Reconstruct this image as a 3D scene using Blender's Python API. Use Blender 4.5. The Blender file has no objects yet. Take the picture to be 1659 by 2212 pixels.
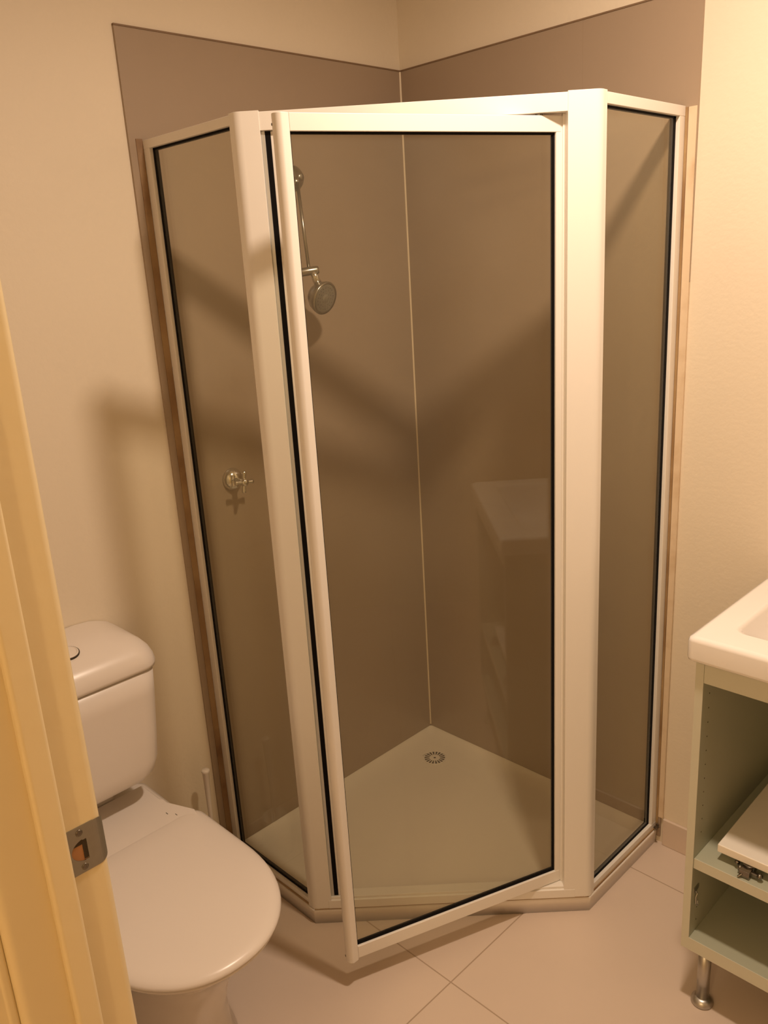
import bpy, bmesh, math, random
from mathutils import Vector, Matrix

SC = bpy.context.scene
COL = SC.collection
PI = math.pi

# ------------------------------------------------------------------ camera
CX, CY, CZ = 1.7413757, -1.84925653, 1.5741081
r_ = Vector((0.70671032, 0.70511602, -0.05806824)).normalized()
f_ = Vector((-0.68867089, 0.66676787, -0.28487367)).normalized()
u_ = r_.cross(f_).normalized()
cam_d = bpy.data.cameras.new('camera')
cam = bpy.data.objects.new('camera', cam_d)
COL.objects.link(cam)
cam.matrix_world = Matrix(((r_.x, u_.x, -f_.x, CX), (r_.y, u_.y, -f_.y, CY), (r_.z, u_.z, -f_.z, CZ), (0, 0, 0, 1)))
cam_d.sensor_fit = 'VERTICAL'
cam_d.sensor_height = 36.0
cam_d.lens = 1783.35 / 2212.0 * 36.0
cam_d.clip_start = 0.02
SC.camera = cam

# ------------------------------------------------------------------ world, exposure
SC.view_settings.view_transform = 'Standard'
SC.view_settings.look = 'None'
SC.view_settings.gamma = 1.0
SC.view_settings.exposure = 0.0
w = bpy.data.worlds.new('world'); SC.world = w
w.use_nodes = True
w.node_tree.nodes['Background'].inputs[0].default_value = (1.0, 0.72, 0.45, 1)
w.node_tree.nodes['Background'].inputs[1].default_value = 0.004

# ------------------------------------------------------------------ lights: the ceiling lamp of the bathroom and the lamp of the hall
LX, LY, LZ = 1.20, -0.76, 2.39
def point_lamp(name, loc, power, col, rad):
    d = bpy.data.lights.new(name, 'POINT'); d.energy = power; d.color = col; d.shadow_soft_size = rad
    o = bpy.data.objects.new(name, d); o.location = loc; COL.objects.link(o); return o
d = bpy.data.lights.new('ceiling_lamp_light', 'AREA'); d.shape = 'DISK'; d.size = 0.11; d.energy = 20.6; d.color = (1.0, 0.78, 0.60)
room_lamp = bpy.data.objects.new('ceiling_lamp_light', d); room_lamp.location = (LX, LY, LZ)
room_lamp.rotation_euler = Vector((0.04, 0.07, -1.0)).to_track_quat('-Z', 'Y').to_euler(); COL.objects.link(room_lamp)
hall_lamp = point_lamp('hall_lamp_light', (1.95, -3.40, 2.18), 33.0, (1.0, 0.72, 0.40), 0.09)

# ------------------------------------------------------------------ materials
def mat(name, base, rough=0.5, metal=0.0, noise=0.0, nscale=8.0, bump=0.0, bscale=60.0, spec=0.5, coat=0.0):
    m = bpy.data.materials.new(name); m.use_nodes = True
    nt = m.node_tree; b = nt.nodes['Principled BSDF']
    b.inputs['Base Color'].default_value = (*base, 1); b.inputs['Roughness'].default_value = rough
    b.inputs['Metallic'].default_value = metal; b.inputs['Specular IOR Level'].default_value = spec
    b.inputs['Coat Weight'].default_value = coat
    geo = nt.nodes.new('ShaderNodeNewGeometry')
    if noise > 0:
        n = nt.nodes.new('ShaderNodeTexNoise'); n.inputs['Scale'].default_value = nscale; n.inputs['Detail'].default_value = 4
        nt.links.new(geo.outputs['Position'], n.inputs['Vector'])
        mx = nt.nodes.new('ShaderNodeMix'); mx.data_type = 'RGBA'
        mx.inputs[6].default_value = (*[c * (1 - noise) for c in base], 1)
        mx.inputs[7].default_value = (*[min(1, c * (1 + noise)) for c in base], 1)
        nt.links.new(n.outputs[0], mx.inputs[0]); nt.links.new(mx.outputs[2], b.inputs['Base Color'])
    if bump > 0:
        n = nt.nodes.new('ShaderNodeTexNoise'); n.inputs['Scale'].default_value = bscale; n.inputs['Detail'].default_value = 3
        nt.links.new(geo.outputs['Position'], n.inputs['Vector'])
        bp = nt.nodes.new('ShaderNodeBump'); bp.inputs['Strength'].default_value = bump; bp.inputs['Distance'].default_value = 0.004
        nt.links.new(n.outputs[0], bp.inputs['Height']); nt.links.new(bp.outputs[0], b.inputs['Normal'])
    return m

M = {}
M['wall'] = mat('cream_wall_paint', (0.80, 0.70, 0.55), 0.55, noise=0.03, nscale=3, bump=0.15, bscale=90)
M['ceiling'] = mat('white_ceiling_paint', (0.82, 0.76, 0.66), 0.7, noise=0.02)
M['jamb'] = mat('yellowed_gloss_paint', (0.80, 0.66, 0.40), 0.32, noise=0.03, nscale=5, bump=0.12, bscale=40)
M['frame'] = mat('white_powder_coat', (0.83, 0.785, 0.72), 0.33, noise=0.02, nscale=4)
M['tray'] = mat('white_acrylic', (0.81, 0.74, 0.66), 0.30, noise=0.03, nscale=4)
M['ceramic'] = mat('white_ceramic', (0.76, 0.69, 0.62), 0.16, noise=0.01, coat=0.2)
M['plastic'] = mat('white_plastic', (0.78, 0.705, 0.63), 0.28, noise=0.01)
M['basin'] = mat('white_basin_ceramic', (0.88, 0.84, 0.80), 0.14, noise=0.01, coat=0.3)
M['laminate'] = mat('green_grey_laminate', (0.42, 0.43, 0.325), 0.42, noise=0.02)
M['palefront'] = mat('pale_front', (0.62, 0.61, 0.50), 0.42, noise=0.02)  # paler than the laminate: front strips of the boards and the top rail
M['leafpaint'] = mat('white_door_leaf', (0.88, 0.82, 0.72), 0.35, noise=0.02)
M['chrome'] = mat('chrome', (0.78, 0.77, 0.74), 0.14, 1.0)
M['oldchrome'] = mat('worn_chrome', (0.42, 0.40, 0.36), 0.28, 1.0, noise=0.1, nscale=60)
M['nickel'] = mat('brushed_nickel', (0.50, 0.48, 0.44), 0.36, 1.0, noise=0.08, nscale=40)
M['steel'] = mat('brushed_steel_strike', (0.36, 0.35, 0.31), 0.42, 1.0, noise=0.1, nscale=80)
M['black'] = mat('black_rubber', (0.006, 0.005, 0.005), 0.7, noise=0.1, spec=0.1)
M['darkmetal'] = mat('dark_hinge_metal', (0.22, 0.20, 0.17), 0.25, 1.0, noise=0.1)
M['hole'] = mat('dark_hole', (0.05, 0.035, 0.02), 0.9, noise=0.1)
M['wood'] = mat('bare_wood', (0.42, 0.20, 0.08), 0.8, noise=0.2, nscale=50)
M['grey'] = mat('grey_aluminium', (0.55, 0.56, 0.55), 0.35, 0.6, noise=0.02)
M['caulk'] = mat('pale_sealant', (0.78, 0.66, 0.48), 0.5, noise=0.05, nscale=20)
M['pipe'] = mat('pipe_grey', (0.7, 0.7, 0.68), 0.4, noise=0.02)

def grid_mat(name, base, joint, ox, oy, sx, sy, width, axes, rough, noise=0.04, nscale=5.0, spec=0.5):
    """large tiles: joint lines cut out of the world position along two axes"""
    m = mat(name, base, rough, noise=noise, nscale=nscale, spec=spec)
    nt = m.node_tree; b = nt.nodes['Principled BSDF']
    src = b.inputs['Base Color'].links[0].from_socket
    geo = nt.nodes.new('ShaderNodeNewGeometry'); sep = nt.nodes.new('ShaderNodeSeparateXYZ')
    nt.links.new(geo.outputs['Position'], sep.inputs[0])
    def mth(op, a, bb=None):
        n = nt.nodes.new('ShaderNodeMath'); n.operation = op
        for i, v in enumerate((a, bb)):
            if v is None: continue
            if isinstance(v, (int, float)): n.inputs[i].default_value = v
            else: nt.links.new(v, n.inputs[i])
        return n.outputs[0]
    outs = []
    for ax, o, s in ((axes[0], ox, sx), (axes[1], oy, sy)):
        t = mth('ADD', sep.outputs[ax], -o + 50 * s + s / 2)
        t = mth('MODULO', t, s); t = mth('SUBTRACT', t, s / 2); t = mth('ABSOLUTE', t); t = mth('LESS_THAN', t, width / 2)
        outs.append(t)
    k = mth('MAXIMUM', outs[0], outs[1])
    mx = nt.nodes.new('ShaderNodeMix'); mx.data_type = 'RGBA'
    nt.links.new(k, mx.inputs[0]); nt.links.new(src, mx.inputs[6]); mx.inputs[7].default_value = (*joint, 1)
    nt.links.new(mx.outputs[2], b.inputs['Base Color'])
    return m
M['floor'] = grid_mat('beige_floor_tile', (0.68, 0.555, 0.455), (0.44, 0.33, 0.24), 0.7244, -0.7431, 0.6, 0.6, 0.0032, (0, 1), 0.38, noise=0.07, nscale=3.0)
M['liningL'] = grid_mat('taupe_tile_left', (0.37, 0.28, 0.20), (0.35, 0.263, 0.186), -1.3985, 0.885, 6.0, 1.2, 0.002, (1, 2), 0.36, noise=0.05)
M['liningB'] = grid_mat('taupe_tile_back', (0.37, 0.28, 0.20), (0.35, 0.263, 0.186), 0.5855, 0.885, 0.6, 1.2, 0.002, (0, 2), 0.36, noise=0.05)
M['skirt'] = mat('beige_skirting_tile', (0.68, 0.555, 0.455), 0.4, noise=0.05)

def stain_mat(name, base, stain, scale, lo, hi):
    m = mat(name, base, 0.6); nt = m.node_tree; b = nt.nodes['Principled BSDF']
    geo = nt.nodes.new('ShaderNodeNewGeometry'); n = nt.nodes.new('ShaderNodeTexNoise')
    n.inputs['Scale'].default_value = scale; n.inputs['Detail'].default_value = 5
    nt.links.new(geo.outputs['Position'], n.inputs['Vector'])
    cr = nt.nodes.new('ShaderNodeValToRGB')
    cr.color_ramp.elements[0].position = lo; cr.color_ramp.elements[0].color = (*base, 1)
    cr.color_ramp.elements[1].position = hi; cr.color_ramp.elements[1].color = (*stain, 1)
    nt.links.new(n.outputs[0], cr.inputs[0]); nt.links.new(cr.outputs[0], b.inputs['Base Color'])
    return m
M['rust'] = stain_mat('rust_stained_sealant', (0.38, 0.25, 0.12), (0.22, 0.12, 0.05), 9, 0.35, 0.7)
M['rustlight'] = stain_mat('lightly_stained_sealant', (0.72, 0.57, 0.40), (0.50, 0.33, 0.17), 12, 0.5, 0.85)
M['mould'] = stain_mat('mouldy_sealant', (0.20, 0.13, 0.07), (0.05, 0.035, 0.02), 60, 0.4, 0.6)

def glass_mat():
    m = bpy.data.materials.new('tinted_shower_glass'); m.use_nodes = True; nt = m.node_tree
    for n in list(nt.nodes): nt.nodes.remove(n)
    out = nt.nodes.new('ShaderNodeOutputMaterial')
    tr = nt.nodes.new('ShaderNodeBsdfTransparent'); tr.inputs[0].default_value = (0.930, 0.925, 0.865, 1)
    gl = nt.nodes.new('ShaderNodeBsdfGlossy'); gl.inputs['Roughness'].default_value = 0.0; gl.inputs[0].default_value = (0.9, 0.9, 0.85, 1)
    df = nt.nodes.new('ShaderNodeBsdfDiffuse'); df.inputs[0].default_value = (0.75, 0.73, 0.66, 1)
    lw = nt.nodes.new('ShaderNodeLayerWeight'); lw.inputs['Blend'].default_value = 0.5
    pw = nt.nodes.new('ShaderNodeMath'); pw.operation = 'POWER'; pw.inputs[1].default_value = 5.0
    nt.links.new(lw.outputs['Facing'], pw.inputs[0])
    fr = nt.nodes.new('ShaderNodeMath'); fr.operation = 'MULTIPLY_ADD'; fr.inputs[1].default_value = 0.96; fr.inputs[2].default_value = 0.035
    nt.links.new(pw.outputs[0], fr.inputs[0])
    # soap film: very thin, uneven, matt
    geo = nt.nodes.new('ShaderNodeNewGeometry'); no = nt.nodes.new('ShaderNodeTexNoise'); no.inputs['Scale'].default_value = 2.2; no.inputs['Detail'].default_value = 5
    nt.links.new(geo.outputs['Position'], no.inputs['Vector'])
    mr = nt.nodes.new('ShaderNodeMapRange'); mr.inputs[1].default_value = 0.3; mr.inputs[2].default_value = 0.75
    mr.inputs[3].default_value = 0.010; mr.inputs[4].default_value = 0.035
    nt.links.new(no.outputs[0], mr.inputs[0])
    m1 = nt.nodes.new('ShaderNodeMixShader'); m2 = nt.nodes.new('ShaderNodeMixShader')
    nt.links.new(mr.outputs[0], m1.inputs[0]); nt.links.new(tr.outputs[0], m1.inputs[1]); nt.links.new(df.outputs[0], m1.inputs[2])
    nt.links.new(fr.outputs[0], m2.inputs[0]); nt.links.new(m1.outputs[0], m2.inputs[1]); nt.links.new(gl.outputs[0], m2.inputs[2])
    nt.links.new(m2.outputs[0], out.inputs[0])
    return m
M['glass'] = glass_mat()

# ------------------------------------------------------------------ mesh helpers
def obj(name, bm, m, parent=None, bevel=0.0, seg=2, smooth=False, origin=None):
    """one mesh object; the bmesh is in world coordinates"""
    bmesh.ops.recalc_face_normals(bm, faces=bm.faces)
    me = bpy.data.meshes.new(name)
    o = bpy.data.objects.new(name, me); COL.objects.link(o)
    if parent is not None:
        bmesh.ops.translate(bm, verts=bm.verts, vec=-world_loc(parent)); o.parent = parent
    elif origin is not None:
        bmesh.ops.translate(bm, verts=bm.verts, vec=-Vector(origin)); o.location = origin
    if smooth:
        for f in bm.faces: f.smooth = True
    bm.to_mesh(me); bm.free(); me.materials.append(m)
    if bevel > 0:
        b = o.modifiers.new('bevel', 'BEVEL'); b.width = bevel; b.segments = seg; b.limit_method = 'ANGLE'; b.angle_limit = math.radians(40)
        for p in me.polygons: p.use_smooth = True
        wn = o.modifiers.new('wn', 'WEIGHTED_NORMAL')
    return o
def world_loc(o):
    v = Vector(o.location)
    while o.parent: o = o.parent; v += Vector(o.location)
    return v
def thing(name, label, cat, loc, group=None):
    o = bpy.data.objects.new(name, None); COL.objects.link(o); o.location = loc
    o.empty_display_size = 0.05
    o['label'] = label; o['category'] = cat
    if group: o['group'] = group
    return o
def tag(o, label, cat): o['label'] = label; o['category'] = cat; return o
def struct(o): o['kind'] = 'structure'; return o

def box(bm, x0, x1, y0, y1, z0, z1):
    return hexa(bm, [(x0, y0), (x1, y0), (x1, y1), (x0, y1)], z0, z1)
def hexa(bm, pts, z0, z1):
    """prism over a plan polygon"""
    lo = [bm.verts.new((p[0], p[1], z0)) for p in pts]; hi = [bm.verts.new((p[0], p[1], z1)) for p in pts]
    n = len(pts); bm.faces.new(lo[::-1]); bm.faces.new(hi)
    for i in range(n): bm.faces.new((lo[i], lo[(i + 1) % n], hi[(i + 1) % n], hi[i]))
def NB(): return bmesh.new()
class Fr:
    """local frame in plan: s along a wall line, d outward (to the viewer's side)"""
    def __init__(self, a, b):
        self.a = Vector((a[0], a[1])); t = Vector((b[0] - a[0], b[1] - a[1])); self.len = t.length; self.t = t.normalized()
        self.n = Vector((self.t.y, -self.t.x))
    def p(self, s, d): v = self.a + self.t * s + self.n * d; return (v.x, v.y)
    def box(self, bm, s0, s1, d0, d1, z0, z1): hexa(bm, [self.p(s0, d0), self.p(s1, d0), self.p(s1, d1), self.p(s0, d1)], z0, z1)
def loft(bm, rings, cap0=True, cap1=True):
    vs = [[bm.verts.new(p) for p in r] for r in rings]
    n = len(vs[0])
    for a, b in zip(vs, vs[1:]):
        for i in range(n): bm.faces.new((a[i], a[(i + 1) % n], b[(i + 1) % n], b[i]))
    if cap0: bm.faces.new(vs[0][::-1])
    if cap1: bm.faces.new(vs[-1])
    return vs
def tube(bm, pts, rad, n=16, caps=True):
    pts = [Vector(p) for p in pts]; rads = rad if isinstance(rad, (list, tuple)) else [rad] * len(pts)
    rings = []; prev = None
    for i, p in enumerate(pts):
        d = (pts[min(i + 1, len(pts) - 1)] - pts[max(i - 1, 0)]).normalized()
        if d.length == 0: d = Vector((0, 0, 1))
        if prev is None:
            a = d.orthogonal().normalized()
        else:
            a = (prev - d * prev.dot(d)).normalized()
        prev = a; b = d.cross(a)
        rings.append([p + (a * math.cos(2 * PI * k / n) + b * math.sin(2 * PI * k / n)) * rads[i] for k in range(n)])
    loft(bm, rings, caps, caps)
def lathe(bm, c, axis, prof, n=32, caps=True):
    """prof = [(distance along axis, radius)]"""
    c = Vector(c); ax = Vector(axis).normalized(); a = ax.orthogonal().normalized(); b = ax.cross(a)
    rings = [[c + ax * h + (a * math.cos(2 * PI * k / n) + b * math.sin(2 * PI * k / n)) * max(r, 1e-4) for k in range(n)] for h, r in prof]
    loft(bm, rings, caps, caps)
def rrect(x0, x1, y0, y1, r, z, n=6, radii=None):
    """rounded rectangle ring; radii = (x0y0, x1y0, x1y1, x0y1)"""
    rr = radii or (r, r, r, r); out = []
    for (cx, cy, a0), q in zip(((x0 + rr[0], y0 + rr[0], PI), (x1 - rr[1], y0 + rr[1], 1.5 * PI), (x1 - rr[2], y1 - rr[2], 0), (x0 + rr[3], y1 - rr[3], .5 * PI)), rr):
        for k in range(n + 1):
            t = a0 + k / n * PI / 2; out.append((cx + q * math.cos(t), cy + q * math.sin(t), z))
    return out

# ------------------------------------------------------------------ the room
ZC = 2.42
XR = 2.75           # right-hand wall
YF = -1.575         # inner face of the wall with the doorway
bm = NB(); box(bm, -0.12, 2.87, -4.3, 0.12, -0.05, 0.0); struct(obj('floor', bm, M['floor']))
bm = NB(); box(bm, -0.12, 2.87, -4.3, 0.12, ZC, ZC + 0.05); struct(obj('ceiling', bm, M['ceiling']))
bm = NB(); box(bm, -0.12, 0.0, -4.3, 0.12, 0, ZC); struct(obj('wall_left', bm, M['wall']))
bm = NB(); box(bm, 0.0, 2.87, 0.0, 0.12, 0, ZC); struct(obj('wall_back', bm, M['wall']))
bm = NB(); box(bm, XR, XR + 0.12, YF, 0.0, 0, ZC); struct(obj('wall_right', bm, M['wall']))
bm = NB()
box(bm, 0.0, 0.965, -1.685, YF, 0, ZC); box(bm, 1.855, 2.87, -1.685, YF, 0, ZC); box(bm, 0.965, 1.855, -1.685, YF, 2.075, ZC)
struct(obj('wall_front', bm, M['wall']))
bm = NB(); box(bm, 2.75, 2.87, -4.3, -1.685, 0, ZC); struct(obj('wall_hall_right', bm, M['wall']))
bm = NB(); box(bm, 0.0, 2.75, -4.3, -4.2, 0, ZC); struct(obj('wall_hall_back', bm, M['wall']))
bm = NB(); box(bm, 0.861, XR, -0.009, 0.0, 0, 0.082); struct(obj('baseboard_back', bm, M['skirt'], bevel=0.002))
bm = NB(); box(bm, 0.0, 0.009, YF, -0.868, 0, 0.082); struct(obj('baseboard_left', bm, M['skirt'], bevel=0.002))

# door frame of the doorway: jamb with a stop, rounded edges, and the casing on the hall side
def jamb(name, xa, xb, sgn):
    """xa = face towards the opening"""
    bm = NB()
    box(bm, min(xa, xb), max(xa, xb), -1.676, -1.5625, 0, 2.075)
    o = struct(obj(name, bm, M['jamb'], bevel=0.0085, seg=4, origin=(xa, -1.62, 0)))
    bm = NB(); x2 = xa + sgn * 0.011
    box(bm, min(xa - sgn * 0.002, x2), max(xa - sgn * 0.002, x2), -1.6285, -1.6030, 0, 2.04)
    obj('door_stop', bm, M['jamb'], o, bevel=0.0042, seg=4)
    return o
jl = jamb('trim_1', 1.0, 0.965, 1)
jr = jamb('trim_2', 1.82, 1.855, -1)
bm = NB(); box(bm, 1.0, 1.82, -1.676, -1.5625, 2.04, 2.075); struct(obj('trim_3', bm, M['jamb'], bevel=0.004))
bm = NB()
box(bm, 0.925, 0.991, -1.686, -1.6755, 0, 2.14)
struct(obj('trim_4', bm, M['jamb'], bevel=0.0035, seg=3))
bm = NB(); box(bm, 1.826, 1.896, -1.700, -1.685, 0, 2.14); struct(obj('trim_5', bm, M['jamb'], bevel=0.003, seg=2))
# strike plate: bent lip plate with latch hole, two screws
bm = NB()
zc0, zc1 = 0.997, 1.0505
H0, H1 = 1.0095, 1.0355      # latch hole, rounded at the hall side
X0, X1 = 0.9995, 1.0012
def plate_rows():
    rows = []
    # outline of the flat part around a D shaped hole, as stacked strips
    yA, yB = -1.6015, -1.5735
    n = 14
    for i in range(n + 1):
        z = zc0 + (zc1 - zc0) * i / n
        rows.append(z)
    return rows, yA, yB
rows, yA, yB = plate_rows()
def strip(z0, z1, y0, y1):
    box(bm, X0, X1, y0, y1, z0, z1)
strip(zc0, H0, yA, yB); strip(H1, zc1, yA, yB)
nn = 40
for i in range(nn):
    z0 = H0 + (H1 - H0) * i / nn; z1 = H0 + (H1 - H0) * (i + 1) / nn; zm = (z0 + z1) / 2; t = (zm - (H0 + H1) / 2) / ((H1 - H0) / 2)
    hw = 0.0165 * math.sqrt(max(0, 1 - t * t)); yh = -1.5825
    strip(z0, z1, yA, max(yh - 0.0005 - hw, yA + 0.0008)); strip(z0, z1, yh if abs(t) < .92 else yh - .004, yB)
# lip wrapping the rounded room-side edge
NZ = 12
prof = []
for k in range(9):
    a = k / 8 * PI * 0.47
    prof.append((1.0012 - 0.0105 * (1 - math.cos(a)), -1.5735 + 0.0135 * math.sin(a), -1.0 * k / 8))
lv = []
for (px, py, kk) in prof:
    sh = 0.007 * (kk * kk)    # the lip narrows as it bends away
    lv.append([bm.verts.new((px, py, zc0 + sh + (zc1 - zc0 - 2 * sh) * j / NZ)) for j in range(NZ + 1)])
for a, b in zip(lv, lv[1:]):
    for j in range(NZ): bm.faces.new((a[j], a[j + 1], b[j + 1], b[j]))
sp = obj('strike_plate', bm, M['steel'], jl)
sp['label'] = 'dull metal strike plate with latch hole'
bm = NB(); box(bm, 0.9950, 1.00015, -1.6000, -1.5835, H0 - .0003, H1 + .0003); obj('latch_hole', bm, M['wood'], sp)
bm = NB(); hexa(bm, [(0.996, -1.5900), (0.996, -1.5825), (1.00045, -1.5825), (1.00045, -1.5870)], H0 + .002, H1 - .001); box(bm, 0.996, 1.0004, -1.600, -1.5825, H1 - .0065, H1); obj('latch_shade', bm, M['hole'], sp)  # solid dark blocks painting the shade inside the latch hole
for z in (1.0035, 1.0435):
    bm = NB(); lathe(bm, (1.0010, -1.5885, z), (1, 0, 0), [(0, 0.0036), (0.0006, 0.0036), (0.0010, 0.0026), (0.0006, 0.001)], 20)
    obj('screw', bm, M['darkmetal'], sp, smooth=True)
for z, y, rr in ((1.060, -1.6038, 0.0012),):
    bm = NB(); lathe(bm, (1.0000, y, z), (1, 0, 0), [(0, rr), (0.0006, rr * .6)], 10); obj('nail_hole', bm, M['hole'], jl)

# the room door stands open into the room at the right, behind the frame edge
bm = NB(); box(bm, 1.83, 2.61, -1.555, -1.52, 0.008, 2.03)
dr = struct(obj('door_1', bm, M['jamb'], bevel=0.002, origin=(1.83, -1.52, 0)))
for s in (-1, 1):
    xs = -1.555 if s < 0 else -1.52
    bm = NB(); lathe(bm, (2.54, xs, 1.02), (0, s, 0), [(0, .026), (.004, .026), (.006, .012), (.03, .011), (.036, .024), (.056, .026), (.062, .016)] if s > 0 else [(0, .026), (.004, .026), (.006, .012), (.015, .011)], 24)
    obj('door_knob', bm, M['nickel'], dr, smooth=True)

# ceiling lamp
cl = thing('ceiling_lamp', 'round white ceiling lamp above the bathroom floor', 'lamp', (LX, LY, ZC))
bm = NB(); lathe(bm, (LX, LY, ZC), (0, 0, -1), [(0, .05), (.004, .05), (.004, .02), (.004, .001)], 32); obj('base', bm, M['frame'], cl, smooth=False)

# ------------------------------------------------------------------ shower wall linings
bm = NB()
hexa(bm, [(0, -0.8625), (0.006, -0.8625), (0.006, 0), (0, 0)], 0.02, 2.086)
pl = obj('wall_tile_panel', bm, M['liningL'], origin=(0, -0.43, 0)); tag(pl, 'taupe tiled shower panel on the left wall, behind the shower rose and tap', 'wall panel')
bm = NB()
b0 = [bm.verts.new(p) for p in ((0.006, -0.006, .02), (0.853, -0.006, .02), (0.853, 0, .02), (0.006, 0, .02))]
b1 = [bm.verts.new(p) for p in ((0.006, -0.006, 2.086), (0.870, -0.006, 2.086), (0.870, 0, 2.086), (0.006, 0, 2.086))]
bm.faces.new(b0[::-1]); bm.faces.new(b1)
for i in range(4): bm.faces.new((b0[i], b0[(i + 1) % 4], b1[(i + 1) % 4], b1[i]))
pb = obj('wall_tile_panel', bm, M['liningB'], origin=(0.43, 0, 0)); tag(pb, 'taupe tiled shower panel on the wall on the vanity side, behind the right glass', 'wall panel')
bm = NB(); hexa(bm, [(0.006, -0.006), (0.0092, -0.006), (0.006, -0.0092)], 0.05, 2.084)
obj('corner_sealant', bm, M['caulk'], pb)['label'] = 'pale sealant line in the corner'

M['edge'] = mat('brown_top_edge', (0.22, 0.14, 0.08), 0.6, noise=0.2, nscale=30)  # thin dark brown strip along the top of both wall panels
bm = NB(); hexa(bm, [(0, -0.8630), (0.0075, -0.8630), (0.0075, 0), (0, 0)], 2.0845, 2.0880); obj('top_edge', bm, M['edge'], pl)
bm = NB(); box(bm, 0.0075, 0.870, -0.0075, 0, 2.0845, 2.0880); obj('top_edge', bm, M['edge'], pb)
# ------------------------------------------------------------------ shower tray
TO = [(0.006, -0.838), (0.359, -0.838), (0.3605, -0.8395), (0.8475, -0.3535), (0.8475, -0.352), (0.8475, -0.006), (0.006, -0.006)]
def inset_poly(off, z, ow=None):
    """tray plan polygon moved inwards by off on the open sides, ow on the wall sides"""
    ow = off if ow is None else ow
    L = 0.846 - off; y1 = -(0.838 - off)
    c = 1.1955 - off * math.sqrt(2)      # x - y = c on the diagonal
    return [(0.006 + ow, y1, z), (c + y1, y1, z), (L, L - c, z), (L, -0.006 - ow, z), (0.006 + ow, -0.006 - ow, z)]
def round_poly(pts, r, n=5):
    out = []; m = len(pts)
    for i in range(m):
        p = Vector(pts[i]); a = (Vector(pts[i - 1]) - p).normalized(); b = (Vector(pts[(i + 1) % m]) - p).normalized()
        ang = math.acos(max(-1, min(1, a.dot(b)))); d = r / math.tan(ang / 2)
        p0 = p + a * d; p1 = p + b * d
        for k in range(n + 1):
            t = k / n; out.append(((1 - t) ** 2) * p0 + 2 * t * (1 - t) * p + t * t * p1)
    return out
st = thing('shower_tray', 'white corner shower tray with cut-off front corner under the glass enclosure', 'shower tray', (0.3, -0.3, 0))
bm = NB()
rings = [round_poly(inset_poly(0.004, 0.0, 0.002), 0.004), round_poly(inset_poly(0.0, 0.040, 0.002), 0.006), round_poly(inset_poly(0.003, 0.045, 0.0), 0.008),
         round_poly(inset_poly(0.040, 0.045, 0.001), 0.012), round_poly(inset_poly(0.050, 0.040, 0.004), 0.020), round_poly(inset_poly(0.062, 0.030, 0.022), 0.035),
         round_poly(inset_poly(0.085, 0.025, 0.050), 0.05), round_poly(inset_poly(0.14, 0.0235, 0.080), 0.06)]
dc = Vector((0.126, -0.122, 0.0))
cir = []
last = rings[-1]
def ring_to_circle(rad, z):
    out = []
    for p in last:
        v = Vector((p.x, p.y, 0)) - Vector((0.16, -0.155, 0)); v.normalize(); out.append(Vector((dc.x + v.x * rad, dc.y + v.y * rad, z)))
    return out
rings += [ring_to_circle(0.048, 0.0215), ring_to_circle(0.0385, 0.0195)]
loft(bm, rings, True, True)
o = obj('tray_body', bm, M['tray'], st, smooth=True)
m_ = o.modifiers.new('wn', 'WEIGHTED_NORMAL')
bm = NB(); lathe(bm, (dc.x, dc.y, 0.0193), (0, 0, 1), [(0, .0375), (.0028, .0375), (.0038, .035), (.0040, .001)], 48)
dg = obj('drain_grate', bm, M['tray'], st, smooth=False); dg['label'] = 'round white drain grate with radial slots'
bm = NB()
for k in range(18):
    a = 2 * PI * k / 18; da = 0.10
    z = 0.0236
    q = [(0.017, -0.07), (0.0335, -da), (0.0335, da), (0.017, 0.07)]
    hexa(bm, [(dc.x + rr * math.cos(a + d), dc.y + rr * math.sin(a + d)) for rr, d in q], z - .0012, z)
obj('grate_slots', bm, M['hole'], dg)
bm = NB(); lathe(bm, (dc.x, dc.y, 0.0232), (0, 0, 1), [(0, .004), (.0009, .003)], 14); obj('screw', bm, M['hole'], dg)
# mould at the foot against the right wall
bm = NB()
random.seed(3)
for k in range(22):
    c = Vector((0.846 + random.uniform(-.003, .008), -0.010 - random.uniform(0, .016), 0.0520 + random.uniform(0, .010)))
    bmesh.ops.create_icosphere(bm, subdivisions=2, radius=random.uniform(.0015, .0036), matrix=Matrix.Translation(c))
MOULD = bm

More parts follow.
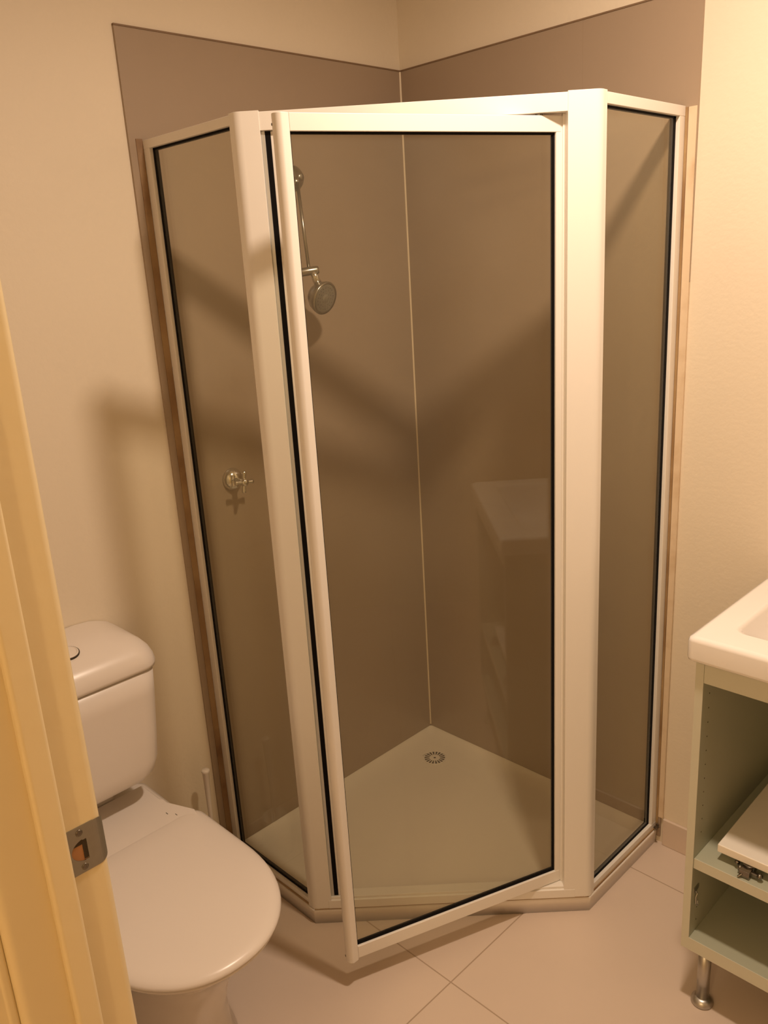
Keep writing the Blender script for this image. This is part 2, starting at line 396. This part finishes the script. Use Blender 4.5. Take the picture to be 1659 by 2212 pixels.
# ------------------------------------------------------------------ shower enclosure
TOPZ, BOTZ = 1.865, 0.0455
A = (0.006, -0.8317); B = (0.3563, -0.8317); D = (0.84, -0.3503); E_ = (0.84, -0.0065)
en = thing('shower_enclosure', 'white framed glass corner shower enclosure with a pivot door standing ajar', 'shower enclosure', (0.598, -0.591, BOTZ))
FAB, FBD, FDE = Fr(A, B), Fr(B, D), Fr(D, E_)
W_ = M['frame']
def panel(name, F, s0, s1, wl, wr, top, bot, top_z=TOPZ):
    """fixed side panel: jambs and rails in one mesh, glass and gasket as its parts"""
    bm = NB()
    F.box(bm, s0, s0 + wl, -0.022, 0, BOTZ, top_z); F.box(bm, s1 - wr, s1, -0.022, 0, BOTZ, top_z)
    F.box(bm, s0, s1, -0.0225, 0.0005, top_z - top, top_z); F.box(bm, s0, s1, -0.0225, 0.0005, BOTZ, BOTZ + bot)
    fr = obj(name, bm, W_, en, bevel=0.0012)
    bm = NB(); F.box(bm, s0 + wl - .003, s1 - wr + .003, -0.0135, -0.0095, BOTZ + bot - .003, top_z - top + .003)
    obj('glass_pane', bm, M['glass'], fr)
    bm = NB(); g = 0.0055
    a0, a1, z0, z1 = s0 + wl, s1 - wr, BOTZ + bot, top_z - top
    wall_l = F is FAB
    gl_, gr_ = (g * 1.1, g * .5) if wall_l else (g * .5, g * 1.5)
    for q in ((a0 - .001, a0 + gl_, z0, z1), (a1 - gr_, a1 + .001, z0, z1), (a0, a1, z1 - g * .8, z1 + .001), (a0, a1, z0 - .001, z0 + g)):
        F.box(bm, q[0], q[1], -0.0185, -0.0085, q[2], q[3])
    obj('gasket', bm, M['black'], fr)
    return fr
p1 = panel('left_side_panel'.replace('left_', ''), FAB, 0.0, 0.345, 0.027, 0.02, 0.018, 0.016)
p1['label'] = 'fixed glass side panel beside the toilet'
p2 = panel('side_panel', FDE, 0.012, FDE.len, 0.012, 0.024, 0.021, 0.020)
p2['label'] = 'fixed glass side panel beside the vanity'
# corner posts with a rounded outer nose
def post(Fa, Fb, P, side):
    """plan outline: flat face along the door line, rounded nose at the corner, short return along the side panel"""
    bm = NB(); N = []
    P = Vector(P)
    wd = 0.043 if side < 0 else 0.061
    # along the door line
    tb = FBD.t * (1 if side < 0 else -1); nb = FBD.n
    ts = (-FAB.t) if side < 0 else FDE.t; ns = FAB.n if side < 0 else FDE.n
    e1 = P + tb * wd; e2 = P + ts * 0.020
    out = []
    out.append(e1 - nb * 0.028); out.append(e1 + nb * 0.0045)
    r0 = P + tb * 0.014 + nb * 0.0045; r1 = P + ts * 0.012 + ns * 0.0035; mid = P + (nb + ns).normalized() * 0.0075
    for k in range(9):
        t = k / 8; out.append(r0 * (1 - t) ** 2 + mid * 2 * t * (1 - t) + r1 * t * t)
    out.append(e2 + ns * 0.0035); out.append(e2 - ns * 0.024)
    inner = P + tb * 0.014 - (nb + ns).normalized() * 0.026
    out.append(inner)
    hexa(bm, [(v.x, v.y) for v in out], BOTZ, TOPZ + 0.002)
    return obj('corner_post', bm, W_, en, bevel=0.0008)
cp1 = post(FAB, FBD, B, -1); cp1['label'] = 'broad white corner post on the opening side'
cp2 = post(FDE, FBD, D, 1); cp2['label'] = 'broad white corner post on the pivot side'
L = FBD.len
bm = NB(); FBD.box(bm, 0.040, L - 0.058, -0.028, 0.003, TOPZ - 0.033, TOPZ); obj('top_rail', bm, W_, en, bevel=0.001)
bm = NB(); FBD.box(bm, 0.036, L - 0.034, -0.003, 0.0052, BOTZ, 0.070); FBD.box(bm, 0.040, L - 0.058, -0.028, 0.0, BOTZ, 0.0765); obj('bottom_rail', bm, W_, en, bevel=0.001)
# reveal of the left post: grey channel with black magnetic strip
bm = NB(); FBD.box(bm, 0.043, 0.0505, -0.026, -0.004, 0.0765, TOPZ - 0.033); obj('strike_channel', bm, M['grey'], en, bevel=0.0008)
bm = NB(); FBD.box(bm, 0.0505, 0.0610, -0.020, -0.005, 0.078, TOPZ - 0.034); ms = obj('magnetic_strip', bm, M['black'], en); ms['label'] = 'black magnetic closing strip'
bm = NB(); FBD.box(bm, 0.0610, 0.0665, -0.018, -0.006, 0.078, TOPZ - 0.034); obj('channel_lip', bm, W_, en)
# right reveal
bm = NB(); FBD.box(bm, L - 0.066, L - 0.060, -0.030, -0.018, 0.0765, TOPZ - 0.033); obj('pivot_channel', bm, W_, en, bevel=0.0008)
# door ajar
DA = (0.568, -0.883); DB = (0.764, -0.393)
FD = Fr(DA, DB)
DZ0, DZ1 = 0.078, 1.8285
bm = NB()
FD.box(bm, 0.529, 0.556, -0.010, 0.0095, DZ0, DZ1)
dorr = obj('door', bm, W_, en, bevel=0.0012); dorr['label'] = 'pivoting glass door standing ajar, swung out at its left edge'
bm = NB()   # pull stile with round nose
pts = [(0.0, -0.010), (0.0, 0.0105)] + [(-0.011 + 0.0155 * math.cos(t), 0.000 + 0.0155 * math.sin(t)) for t in [PI / 2 + .15 + k / 12 * (PI - .3) for k in range(13)]]
pts = [FD.p(s if abs(s) < 1e-9 else s, d) for s, d in pts]
hexa(bm, pts, DZ0 - 0.004, DZ1); obj('pull_stile', bm, W_, dorr, bevel=0.0015)
bm = NB(); FD.box(bm, 0.0, 0.540, -0.0098, 0.010, DZ1 - 0.029, DZ1 - 0.0002); obj('door_rail', bm, W_, dorr, bevel=0.0012)
bm = NB(); FD.box(bm, 0.0, 0.540, -0.0098, 0.010, DZ0 + 0.0002, DZ0 + 0.032); obj('door_rail', bm, W_, dorr, bevel=0.0012)
bm = NB(); FD.box(bm, -0.003, 0.532, -0.002, 0.002, DZ0 + 0.029, DZ1 - 0.026); obj('glass_pane', bm, M['glass'], dorr)
bm = NB(); g = 0.0045
for q in ((0.0, g * .55, DZ0 + .032, DZ1 - .029), (0.529 - g * .9, 0.529, DZ0 + .032, DZ1 - .029), (0, 0.529, DZ1 - .029 - g * .8, DZ1 - .029), (0, 0.529, DZ0 + .032, DZ0 + .032 + g * 1.3)):
    FD.box(bm, q[0], q[1], -0.0035, 0.0045, q[2], q[3])
obj('gasket', bm, M['black'], dorr)
for z0, z1 in ((DZ1, DZ1 + 0.0045), (0.0765, DZ0)):
    bm = NB(); c = FD.p(0.497, 0); lathe(bm, (c[0], c[1], z0), (0, 0, 1), [(0, .007), (z1 - z0, .007)], 16); obj('pivot_pin', bm, M['darkmetal'], dorr)
for z in (DZ1 - 0.017, DZ0 + 0.006):
    bm = NB(); c = FD.p(-0.0245, -0.004); lathe(bm, (c[0], c[1], z), (-FD.t.x, -FD.t.y, 0), [(0, .0028), (0.0022, .0022)], 12); obj('screw', bm, M['hole'], dorr)
# sealant against the walls
bm = NB(); hexa(bm, [(0.0, -0.8465), (0.0075, -0.8465), (0.0085, -0.8435), (0.011, -0.8325), (0.0, -0.8325)], 0.046, 1.868)
sl = obj('wall_sealant', bm, M['rust'], en); sl['label'] = 'rust stained sealant strip beside the toilet'
bm = NB()
q0 = [(0.8405, -0.0), (0.8405, -0.0075), (0.8465, -0.0075), (0.848, -0.0)]
hexa(bm, q0, 0.046, 1.862)
sl = obj('wall_sealant', bm, M['rust'], en); sl['label'] = 'rust stained sealant line beside the vanity wall'
bm = NB()
b0 = [bm.verts.new(p) for p in ((0.847, -0.0078, .083), (0.860, -0.0078, .083), (0.860, 0, .083), (0.847, 0, .083))]
b1 = [bm.verts.new(p) for p in ((0.848, -0.0078, 1.862), (0.8665, -0.0078, 1.862), (0.8665, 0, 1.862), (0.848, 0, 1.862))]
bm.faces.new(b0[::-1]); bm.faces.new(b1)
for i in range(4): bm.faces.new((b0[i], b0[(i + 1) % 4], b1[(i + 1) % 4], b1[i]))
sl = obj('cover_strip', bm, M['rustlight'], en, bevel=0.001)
mo = obj('mouldy_sealant', MOULD, M['mould'], en); mo['label'] = 'dark mouldy sealant at the wall end of the rim'
# stained bead where the frame meets the tray rim
for F, s0, s1 in ((FDE, 0.0, FDE.len), (FAB, 0.0, 0.345)):
    bm = NB(); F.box(bm, s0, s1, 0.0, 0.0028, BOTZ, BOTZ + 0.0045); obj('base_sealant', bm, M['rust'], en)
bm = NB(); FBD.box(bm, 0.0, L, 0.004, 0.0054, BOTZ, BOTZ + 0.0018); obj('base_sealant', bm, M['rust'], en)

# ------------------------------------------------------------------ shower rose on its swing arm
sh = thing('shower_rose', 'chrome shower rose on a long double arm hanging from the left shower wall', 'shower head', (0.006, -0.434, 1.80))
bm = NB(); lathe(bm, (0.006, -0.416, 1.80), (1, 0, 0), [(0, .030), (.004, .0295), (.012, .024), (.018, .015), (.022, .011), (.030, .010), (.033, .006)], 28); obj('wall_flange', bm, M['oldchrome'], sh, smooth=True)
bm = NB(); bmesh.ops.create_uvsphere(bm, u_segments=20, v_segments=12, radius=.0115, matrix=Matrix.Translation((0.040, -0.438, 1.787))); obj('swivel_joint', bm, M['oldchrome'], sh, smooth=True)
bm = NB(); tube(bm, [(0.030, -0.416, 1.798), (0.040, -0.438, 1.787)], .007, 12); obj('link', bm, M['oldchrome'], sh, smooth=True)
bm = NB(); tube(bm, [(0.040, -0.455, 1.788), (0.078, -0.486, 1.582)], .0042, 12)
obj('arm', bm, M['oldchrome'], sh, smooth=True)
bm = NB(); tube(bm, [(0.050, -0.441, 1.785), (0.092, -0.462, 1.582)], .0042, 12)
obj('arm', bm, M['oldchrome'], sh, smooth=True)
bm = NB(); tube(bm, [(0.070, -0.499, 1.569), (0.073, -0.495, 1.5695), (0.106, -0.448, 1.5745), (0.109, -0.444, 1.575)], [.008, .0105, .0105, .008], 16); obj('cross_joint', bm, M['oldchrome'], sh, smooth=True)
bm = NB(); bmesh.ops.create_uvsphere(bm, u_segments=16, v_segments=10, radius=.0130, matrix=Matrix.Translation((0.077, -0.492, 1.564))); obj('swivel_joint', bm, M['oldchrome'], sh, smooth=True)
nrm = Vector((0.92, 0.12, -0.30)).normalized()
hc_ = Vector((0.114, -0.438, 1.506))
bm = NB(); tube(bm, [(0.102, -0.457, 1.572), (0.103, -0.451, 1.553), hc_ + Vector((-.014, 0.0, .030))], [.0085, .0095, .0105], 16); obj('neck', bm, M['chrome'], sh, smooth=True)
bm = NB(); lathe(bm, hc_ - nrm * 0.040, nrm, [(0, .010), (.002, .018), (.008, .026), (.020, .035), (.034, .0405), (.042, .0420), (.0455, .0405), (.0440, .036)], 40); hd = obj('rose_body', bm, M['oldchrome'], sh, smooth=True)
bm = NB(); lathe(bm, hc_ + nrm * 0.003, nrm, [(0, .036), (.0015, .0355), (.0022, .012), (.004, .006), (.0042, .001)], 36)
obj('spray_plate', bm, mat('cloudy_spray_plate', (0.34, 0.32, 0.27), 0.30, 0.5, noise=0.08, nscale=80), hd, smooth=False)
nz = NB(); a = nrm.orthogonal().normalized(); b = nrm.cross(a)
for rr, cnt in ((0.012, 8), (0.020, 14), (0.028, 20)):
    for k in range(cnt):
        c = hc_ + nrm * 0.0048 + (a * math.cos(2 * PI * k / cnt) + b * math.sin(2 * PI * k / cnt)) * rr
        bmesh.ops.create_icosphere(nz, subdivisions=1, radius=.0011, matrix=Matrix.Translation(c))
obj('nozzles', nz, M['hole'], hd)

# ------------------------------------------------------------------ tap
TY, TZ = -0.700, 1.078
tp = thing('shower_tap', 'chrome cross-handle tap on the left shower wall behind the side panel', 'tap', (0.006, TY, TZ))
bm = NB(); lathe(bm, (0.006, TY, TZ), (1, 0, 0), [(0, .0285), (.003, .0285), (.010, .0265), (.017, .021), (.021, .013), (.022, .009)], 36); obj('wall_flange', bm, M['chrome'], tp, smooth=True)
bm = NB(); lathe(bm, (0.026, TY, TZ - .001), (1, 0.0, 0), [(0, .0075), (.024, .0070), (.026, .0095), (.036, .0100), (.041, .0085), (.043, .004)], 20); obj('spindle', bm, M['chrome'], tp, smooth=True)
hx = 0.058; ct = Vector((hx, TY, TZ - .001))
bm = NB()
for a0 in (0.13, 0.13 + PI / 2, 0.13 + PI, 0.13 + 1.5 * PI):
    d = Vector((0, math.sin(a0), math.cos(a0)))
    tube(bm, [ct + d * .004, ct + d * .010, ct + d * .022, ct + d * .0265, ct + d * .0275], [.0050, .0046, .0056, .0056, .0034], 14)
obj('cross_handle', bm, M['chrome'], tp, smooth=True)

# ------------------------------------------------------------------ toilet
TC = -1.245
to = thing('toilet', 'white close-coupled toilet with closed lid against the left wall', 'toilet', (0.25, TC, 0))
def drain_ring(x0, x1, hw, z, rb=0.03, n=40, p=2.3, cx=None):
    """D shaped plan: straight back, round toe"""
    out = []
    cx = (x0 + (x1 - x0) * 0.45) if cx is None else cx
    for k in range(n):
        t = -PI / 2 + PI * k / (n - 1)
        c, s = math.cos(t), math.sin(t)
        x = cx + (x1 - cx) * (abs(c) ** (2 / p)); y = TC + hw * (abs(s) ** (2 / p)) * (1 if s > 0 else -1)
        out.append((x, y, z))
    # back with rounded corners
    m = 6
    for k in range(m + 1):
        t = k / m * PI / 2; out.append((x0 + rb - rb * math.sin(t), TC + hw - rb + rb * math.cos(t), z))
    for k in range(m + 1):
        t = k / m * PI / 2; out.append((x0 + rb - rb * math.cos(t), TC - hw + rb - rb * math.sin(t), z))
    return [Vector(q) for q in out]
# pan
bm = NB()
R = [drain_ring(0.10, 0.535, 0.122, 0.0), drain_ring(0.10, 0.54, 0.126, 0.012), drain_ring(0.10, 0.525, 0.115, 0.05), drain_ring(0.09, 0.525, 0.110, 0.14),
     drain_ring(0.07, 0.55, 0.120, 0.22), drain_ring(0.05, 0.59, 0.145, 0.30), drain_ring(0.03, 0.64, 0.168, 0.35), drain_ring(0.01, 0.662, 0.175, 0.376), drain_ring(0.01, 0.662, 0.174, 0.390), drain_ring(0.02, 0.65, 0.165, 0.394)]
loft(bm, R); obj('pan', bm, M['ceramic'], to, smooth=True)
bm = NB()
loft(bm, [rrect(0.004, 0.072, TC - .085, TC + .085, .02, 0.392), rrect(0.004, 0.072, TC - .085, TC + .085, .02, 0.486)]); obj('cistern_neck', bm, M['ceramic'], to, bevel=0.002)
# seat and lid
def lid_ring(off, z):
    x1 = 0.692 - off; hw = 0.192 - off; x0 = 0.238 + off
    return drain_ring(x0, x1, hw, z, rb=0.035, p=2.15, cx=0.44)
bm = NB(); loft(bm, [lid_ring(.012, .3945), lid_ring(.006, .396), lid_ring(.004, .402), lid_ring(.010, .4053)]); obj('seat', bm, M['plastic'], to, smooth=True)
bm = NB(); loft(bm, [lid_ring(.010, .4055), lid_ring(.001, .4070), lid_ring(0.0, .410), lid_ring(.0025, .4145), lid_ring(.010, .4190), lid_ring(.024, .4217), lid_ring(.06, .4230), lid_ring(.12, .4235)])
lid = obj('lid', bm, M['plastic'], to, smooth=True)
bm = NB()
zz0, zz1 = 0.395, 0.4205
hexa(bm, [(0.078, TC - .147), (0.16, TC - .147), (0.165, TC - .152), (0.185, TC - .152), (0.255, TC - .180), (0.31, TC - .17), (0.31, TC + .17), (0.255, TC + .180), (0.185, TC + .152), (0.165, TC + .152), (0.16, TC + .147), (0.078, TC + .147)], zz0, zz1)
obj('hinge_block', bm, M['plastic'], to, bevel=0.003)
bm = NB()
for dx in (0.0, 0.020):
    box(bm, 0.218 + dx, 0.226 + dx, TC + .128 + dx * .6, TC + .1292 + dx * .6, 0.4202, 0.4210)
obj('hinge_slots', bm, M['hole'], to)
# cistern
def cist(x1, hw, z, r=0.045):
    return [Vector(q) for q in rrect(0.002, x1, TC - hw, TC + hw, r, z, 8, (0.006, r, r, 0.006))]
bm = NB()
loft(bm, [cist(.150, 0.126, .484, .04), cist(.166, 0.142, .490), cist(.176, 0.156, .505), cist(.181, 0.165, .535), cist(.184, 0.171, .60), cist(.188, 0.179, .70), cist(.189, 0.182, .757)])
obj('cistern', bm, M['plastic'], to, smooth=True)
bm = NB(); loft(bm, [cist(.185, 0.179, .7565), cist(.185, 0.179, .760)]); obj('seam', bm, M['hole'], to)
bm = NB()
loft(bm, [cist(.188, 0.181, .760), cist(.193, 0.187, .7615), cist(.194, 0.188, .770), cist(.191, 0.186, .784), cist(.183, 0.181, .799), cist(.170, 0.172, .812), cist(.150, 0.158, .823), cist(.125, 0.138, .831), cist(.10, 0.120, .836), cist(.08, 0.085, .8385, .03)])
cl_ = obj('cistern_lid', bm, M['plastic'], to, smooth=True)
bm = NB(); lathe(bm, (0.118, -1.232, 0.8275), (0.18, 0.0, 1), [(0, .0235), (.0070, .0235), (.0085, .021), (.0070, .019), (.0078, .001)], 32)
fb = obj('flush_button', bm, M['plastic'], to, smooth=False)
bm = NB(); lathe(bm, (0.118, -1.232, 0.8275), (0.18, 0.0, 1), [(0, .0255), (.0060, .0255)], 32); obj('button_recess', bm, M['hole'], fb)

# ------------------------------------------------------------------ toilet brush
BX, BY = 0.062, -0.921
tb = thing('toilet_brush', 'white toilet brush standing in the gap between toilet and shower', 'toilet brush', (BX, BY, 0))
bm = NB(); lathe(bm, (BX, BY, 0), (0, 0, 1), [(0, .042), (.004, .045), (.10, .038), (.112, .036), (.114, .033), (.06, .033)], 32); obj('holder', bm, M['plastic'], tb, smooth=True)
bm = NB(); tube(bm, [(BX, BY, .06), (BX, BY, .20), (BX, BY + .0015, .28), (BX, BY + .003, .352), (BX, BY + .0032, .356), (BX, BY + .0033, .360), (BX, BY + .0033, .3625)], [.0045, .0052, .0064, .0088, .0108, .0108, .0085], 18)
obj('handle', bm, M['plastic'], tb, smooth=True)
bm = NB(); lathe(bm, (BX, BY, .012), (0, 0, 1), [(0, .015), (.01, .028), (.05, .028), (.065, .012)], 20); obj('bristles', bm, M['plastic'], tb)

# ------------------------------------------------------------------ vanity
VX0, VX1 = 1.122, 1.694
VYF = -0.442
va = thing('vanity_cabinet', 'pale green open bathroom cabinet on a metal leg, its door taken off', 'cabinet', ((VX0 + VX1) / 2, -0.22, 0))
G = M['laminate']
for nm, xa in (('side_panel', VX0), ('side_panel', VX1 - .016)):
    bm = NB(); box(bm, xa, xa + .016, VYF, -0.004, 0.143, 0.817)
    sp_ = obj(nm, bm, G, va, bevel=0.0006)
    bm = NB(); box(bm, xa, xa + .016, VYF - .0012, VYF, 0.143, 0.817); obj('front_strip', bm, M['palefront'], sp_)
    if xa == VX0:
        lp = sp_
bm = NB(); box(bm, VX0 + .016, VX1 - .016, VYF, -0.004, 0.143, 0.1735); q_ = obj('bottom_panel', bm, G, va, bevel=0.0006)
bm = NB(); box(bm, VX0 + .016, VX1 - .016, VYF - .0012, VYF, 0.143, 0.1735); obj('front_strip', bm, M['palefront'], q_)
bm = NB(); box(bm, VX0 + .016, VX1 - .016, VYF, VYF + .016, 0.774, 0.817); obj('top_rail', bm, M['palefront'], va, bevel=0.0006)
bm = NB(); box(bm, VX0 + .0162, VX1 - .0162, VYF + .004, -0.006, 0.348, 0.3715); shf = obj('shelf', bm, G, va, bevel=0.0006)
bm = NB(); box(bm, VX0 + .0162, VX1 - .0162, VYF + .0028, VYF + .004, 0.348, 0.3715); obj('front_strip', bm, M['palefront'], shf)
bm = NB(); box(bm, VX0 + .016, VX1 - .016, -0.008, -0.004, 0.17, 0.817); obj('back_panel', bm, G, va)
for z in [0.20, 0.232, 0.42, 0.452, 0.484, 0.516, 0.548, 0.580, 0.612, 0.644, 0.676, 0.708, 0.740]:
    bm = NB(); lathe(bm, (VX0 + .0160, VYF + .030, z), (1, 0, 0), [(0, .0016), (.0003, .0014)], 10); obj('pin_hole', bm, M['hole'], lp)
bm = NB(); c = Vector((VX0 + .016, VYF + .016, 0.262))
tube(bm, [c + Vector((.002, 0, .022)), c + Vector((.004, .004, .014)), c + Vector((.003, .0, .006)), c + Vector((.004, 0, -.010)), c + Vector((.006, .006, -.018)), c + Vector((.002, .012, -.012))], .0016, 8)
box(bm, c.x, c.x + .0015, c.y - .006, c.y + .016, c.z + .018, c.z + .030)
obj('hinge_plate', bm, M['nickel'], va)
for xx, yy, zz in ((VX0 + .022, VYF - .0002, 0.163),):
    bm = NB(); lathe(bm, (xx, yy, zz), (0, -1, 0), [(0, .0024), (.0004, .002)], 12); obj('screw', bm, M['darkmetal'], va)
for lx in (1.165, VX1 - .043):
    bm = NB(); tube(bm, [(lx, -0.418, 0.012), (lx, -0.418, 0.143)], .0132, 28); lg = obj('leg', bm, M['nickel'], va, smooth=True)
    lg.data.polygons[-1].use_smooth = False; lg.data.polygons[-2].use_smooth = False
    bm = NB(); lathe(bm, (lx, -0.418, 0), (0, 0, 1), [(0, .0225), (.004, .0235), (.009, .0225), (.014, .018), (.017, .0135)], 32); obj('foot', bm, M['nickel'], lg, smooth=True)

# washbasin
WX0, WX1, WY0, WY1, WZ = 1.106, 1.710, -0.4575, -0.003, 0.870
def rr3(off, z, r=.012): return [Vector(q) for q in rrect(WX0 + off, WX1 - off, WY0 + off, WY1 - min(off, .001), r, z, 6, (r, r, .004, .004))]
def bw(off, z, r): return [Vector(q) for q in rrect(1.170 + off, 1.646 - off, -0.379 + off, -0.105 - off, r, z, 6)]
bm = NB()
loft(bm, [bw(.05, .742, .05), bw(.0, .76, .05), bw(-.012, .8185, .045), rr3(.006, .8185, .010), rr3(.0015, .8215, .012), rr3(0, .827, .013), rr3(0, .860, .013), rr3(.0025, .8665, .013), rr3(.008, .8695, .012), rr3(.012, .870, .012),
          bw(-.010, .870, .030), bw(-.004, .8685, .030), bw(.0, .862, .030), bw(.006, .835, .035), bw(.022, .790, .045), bw(.055, .765, .05), bw(.11, .757, .02)])
bs = obj('washbasin', bm, M['basin'], origin=(1.408, -0.22, 0.8185), smooth=True)
bs.modifiers.new('wn', 'WEIGHTED_NORMAL')
tag(bs, 'white rectangular washbasin on top of the pale green cabinet', 'washbasin')
bm = NB(); lathe(bm, (1.408, -0.24, .7572), (0, 0, 1), [(0, .022), (.002, .022), (.003, .018), (.001, .001)], 24); obj('waste_fitting', bm, M['chrome'], bs, smooth=True)

# cabinet door lying on the shelf on its hinges
cd = thing('cabinet_door', 'loose white cabinet door lying flat on the cabinet shelf on its hinges', 'cabinet door', (1.34, -0.24, 0.3715))
FL = Fr((1.174, -0.4145), (1.560, -0.410))
bm = NB(); FL.box(bm, 0, 0.386, -0.372, 0.0, 0.3925, 0.4105)
lf = obj('door_leaf', bm, M['leafpaint'], cd, bevel=0.002, seg=3)
def hinge(s):
    hb = NB()
    p0 = FL.p(s, -0.012)
    lathe(hb, (p0[0], p0[1], .3735), (0, 0, 1), [(0, .012), (.019, .0165)], 24)
    for ds, dd, z, r1 in ((-.022, -.004, .385, .0055), (.026, .006, .383, .0060), (.002, .012, .3815, .0048), (-.012, .008, .386, .0050)):
        c = FL.p(s + ds, dd); bmesh.ops.create_icosphere(hb, subdivisions=2, radius=r1, matrix=Matrix.Translation((c[0], c[1], z)))
    FL.box(hb, s - .010, s + .010, -0.004, 0.018, 0.3735, 0.3885)
    FL.box(hb, s - .016, s + .022, 0.002, 0.009, 0.3765, 0.3855)
    c0 = FL.p(s - .004, .017); c1 = FL.p(s - .010, .023)
    tube(hb, [(c0[0], c0[1], .3805), (c1[0], c1[1], .3745)], .0022, 10)
    return hb
for s in (0.062, 0.33):
    obj('hinge', hinge(s), M['darkmetal'], cd, bevel=0.0008)
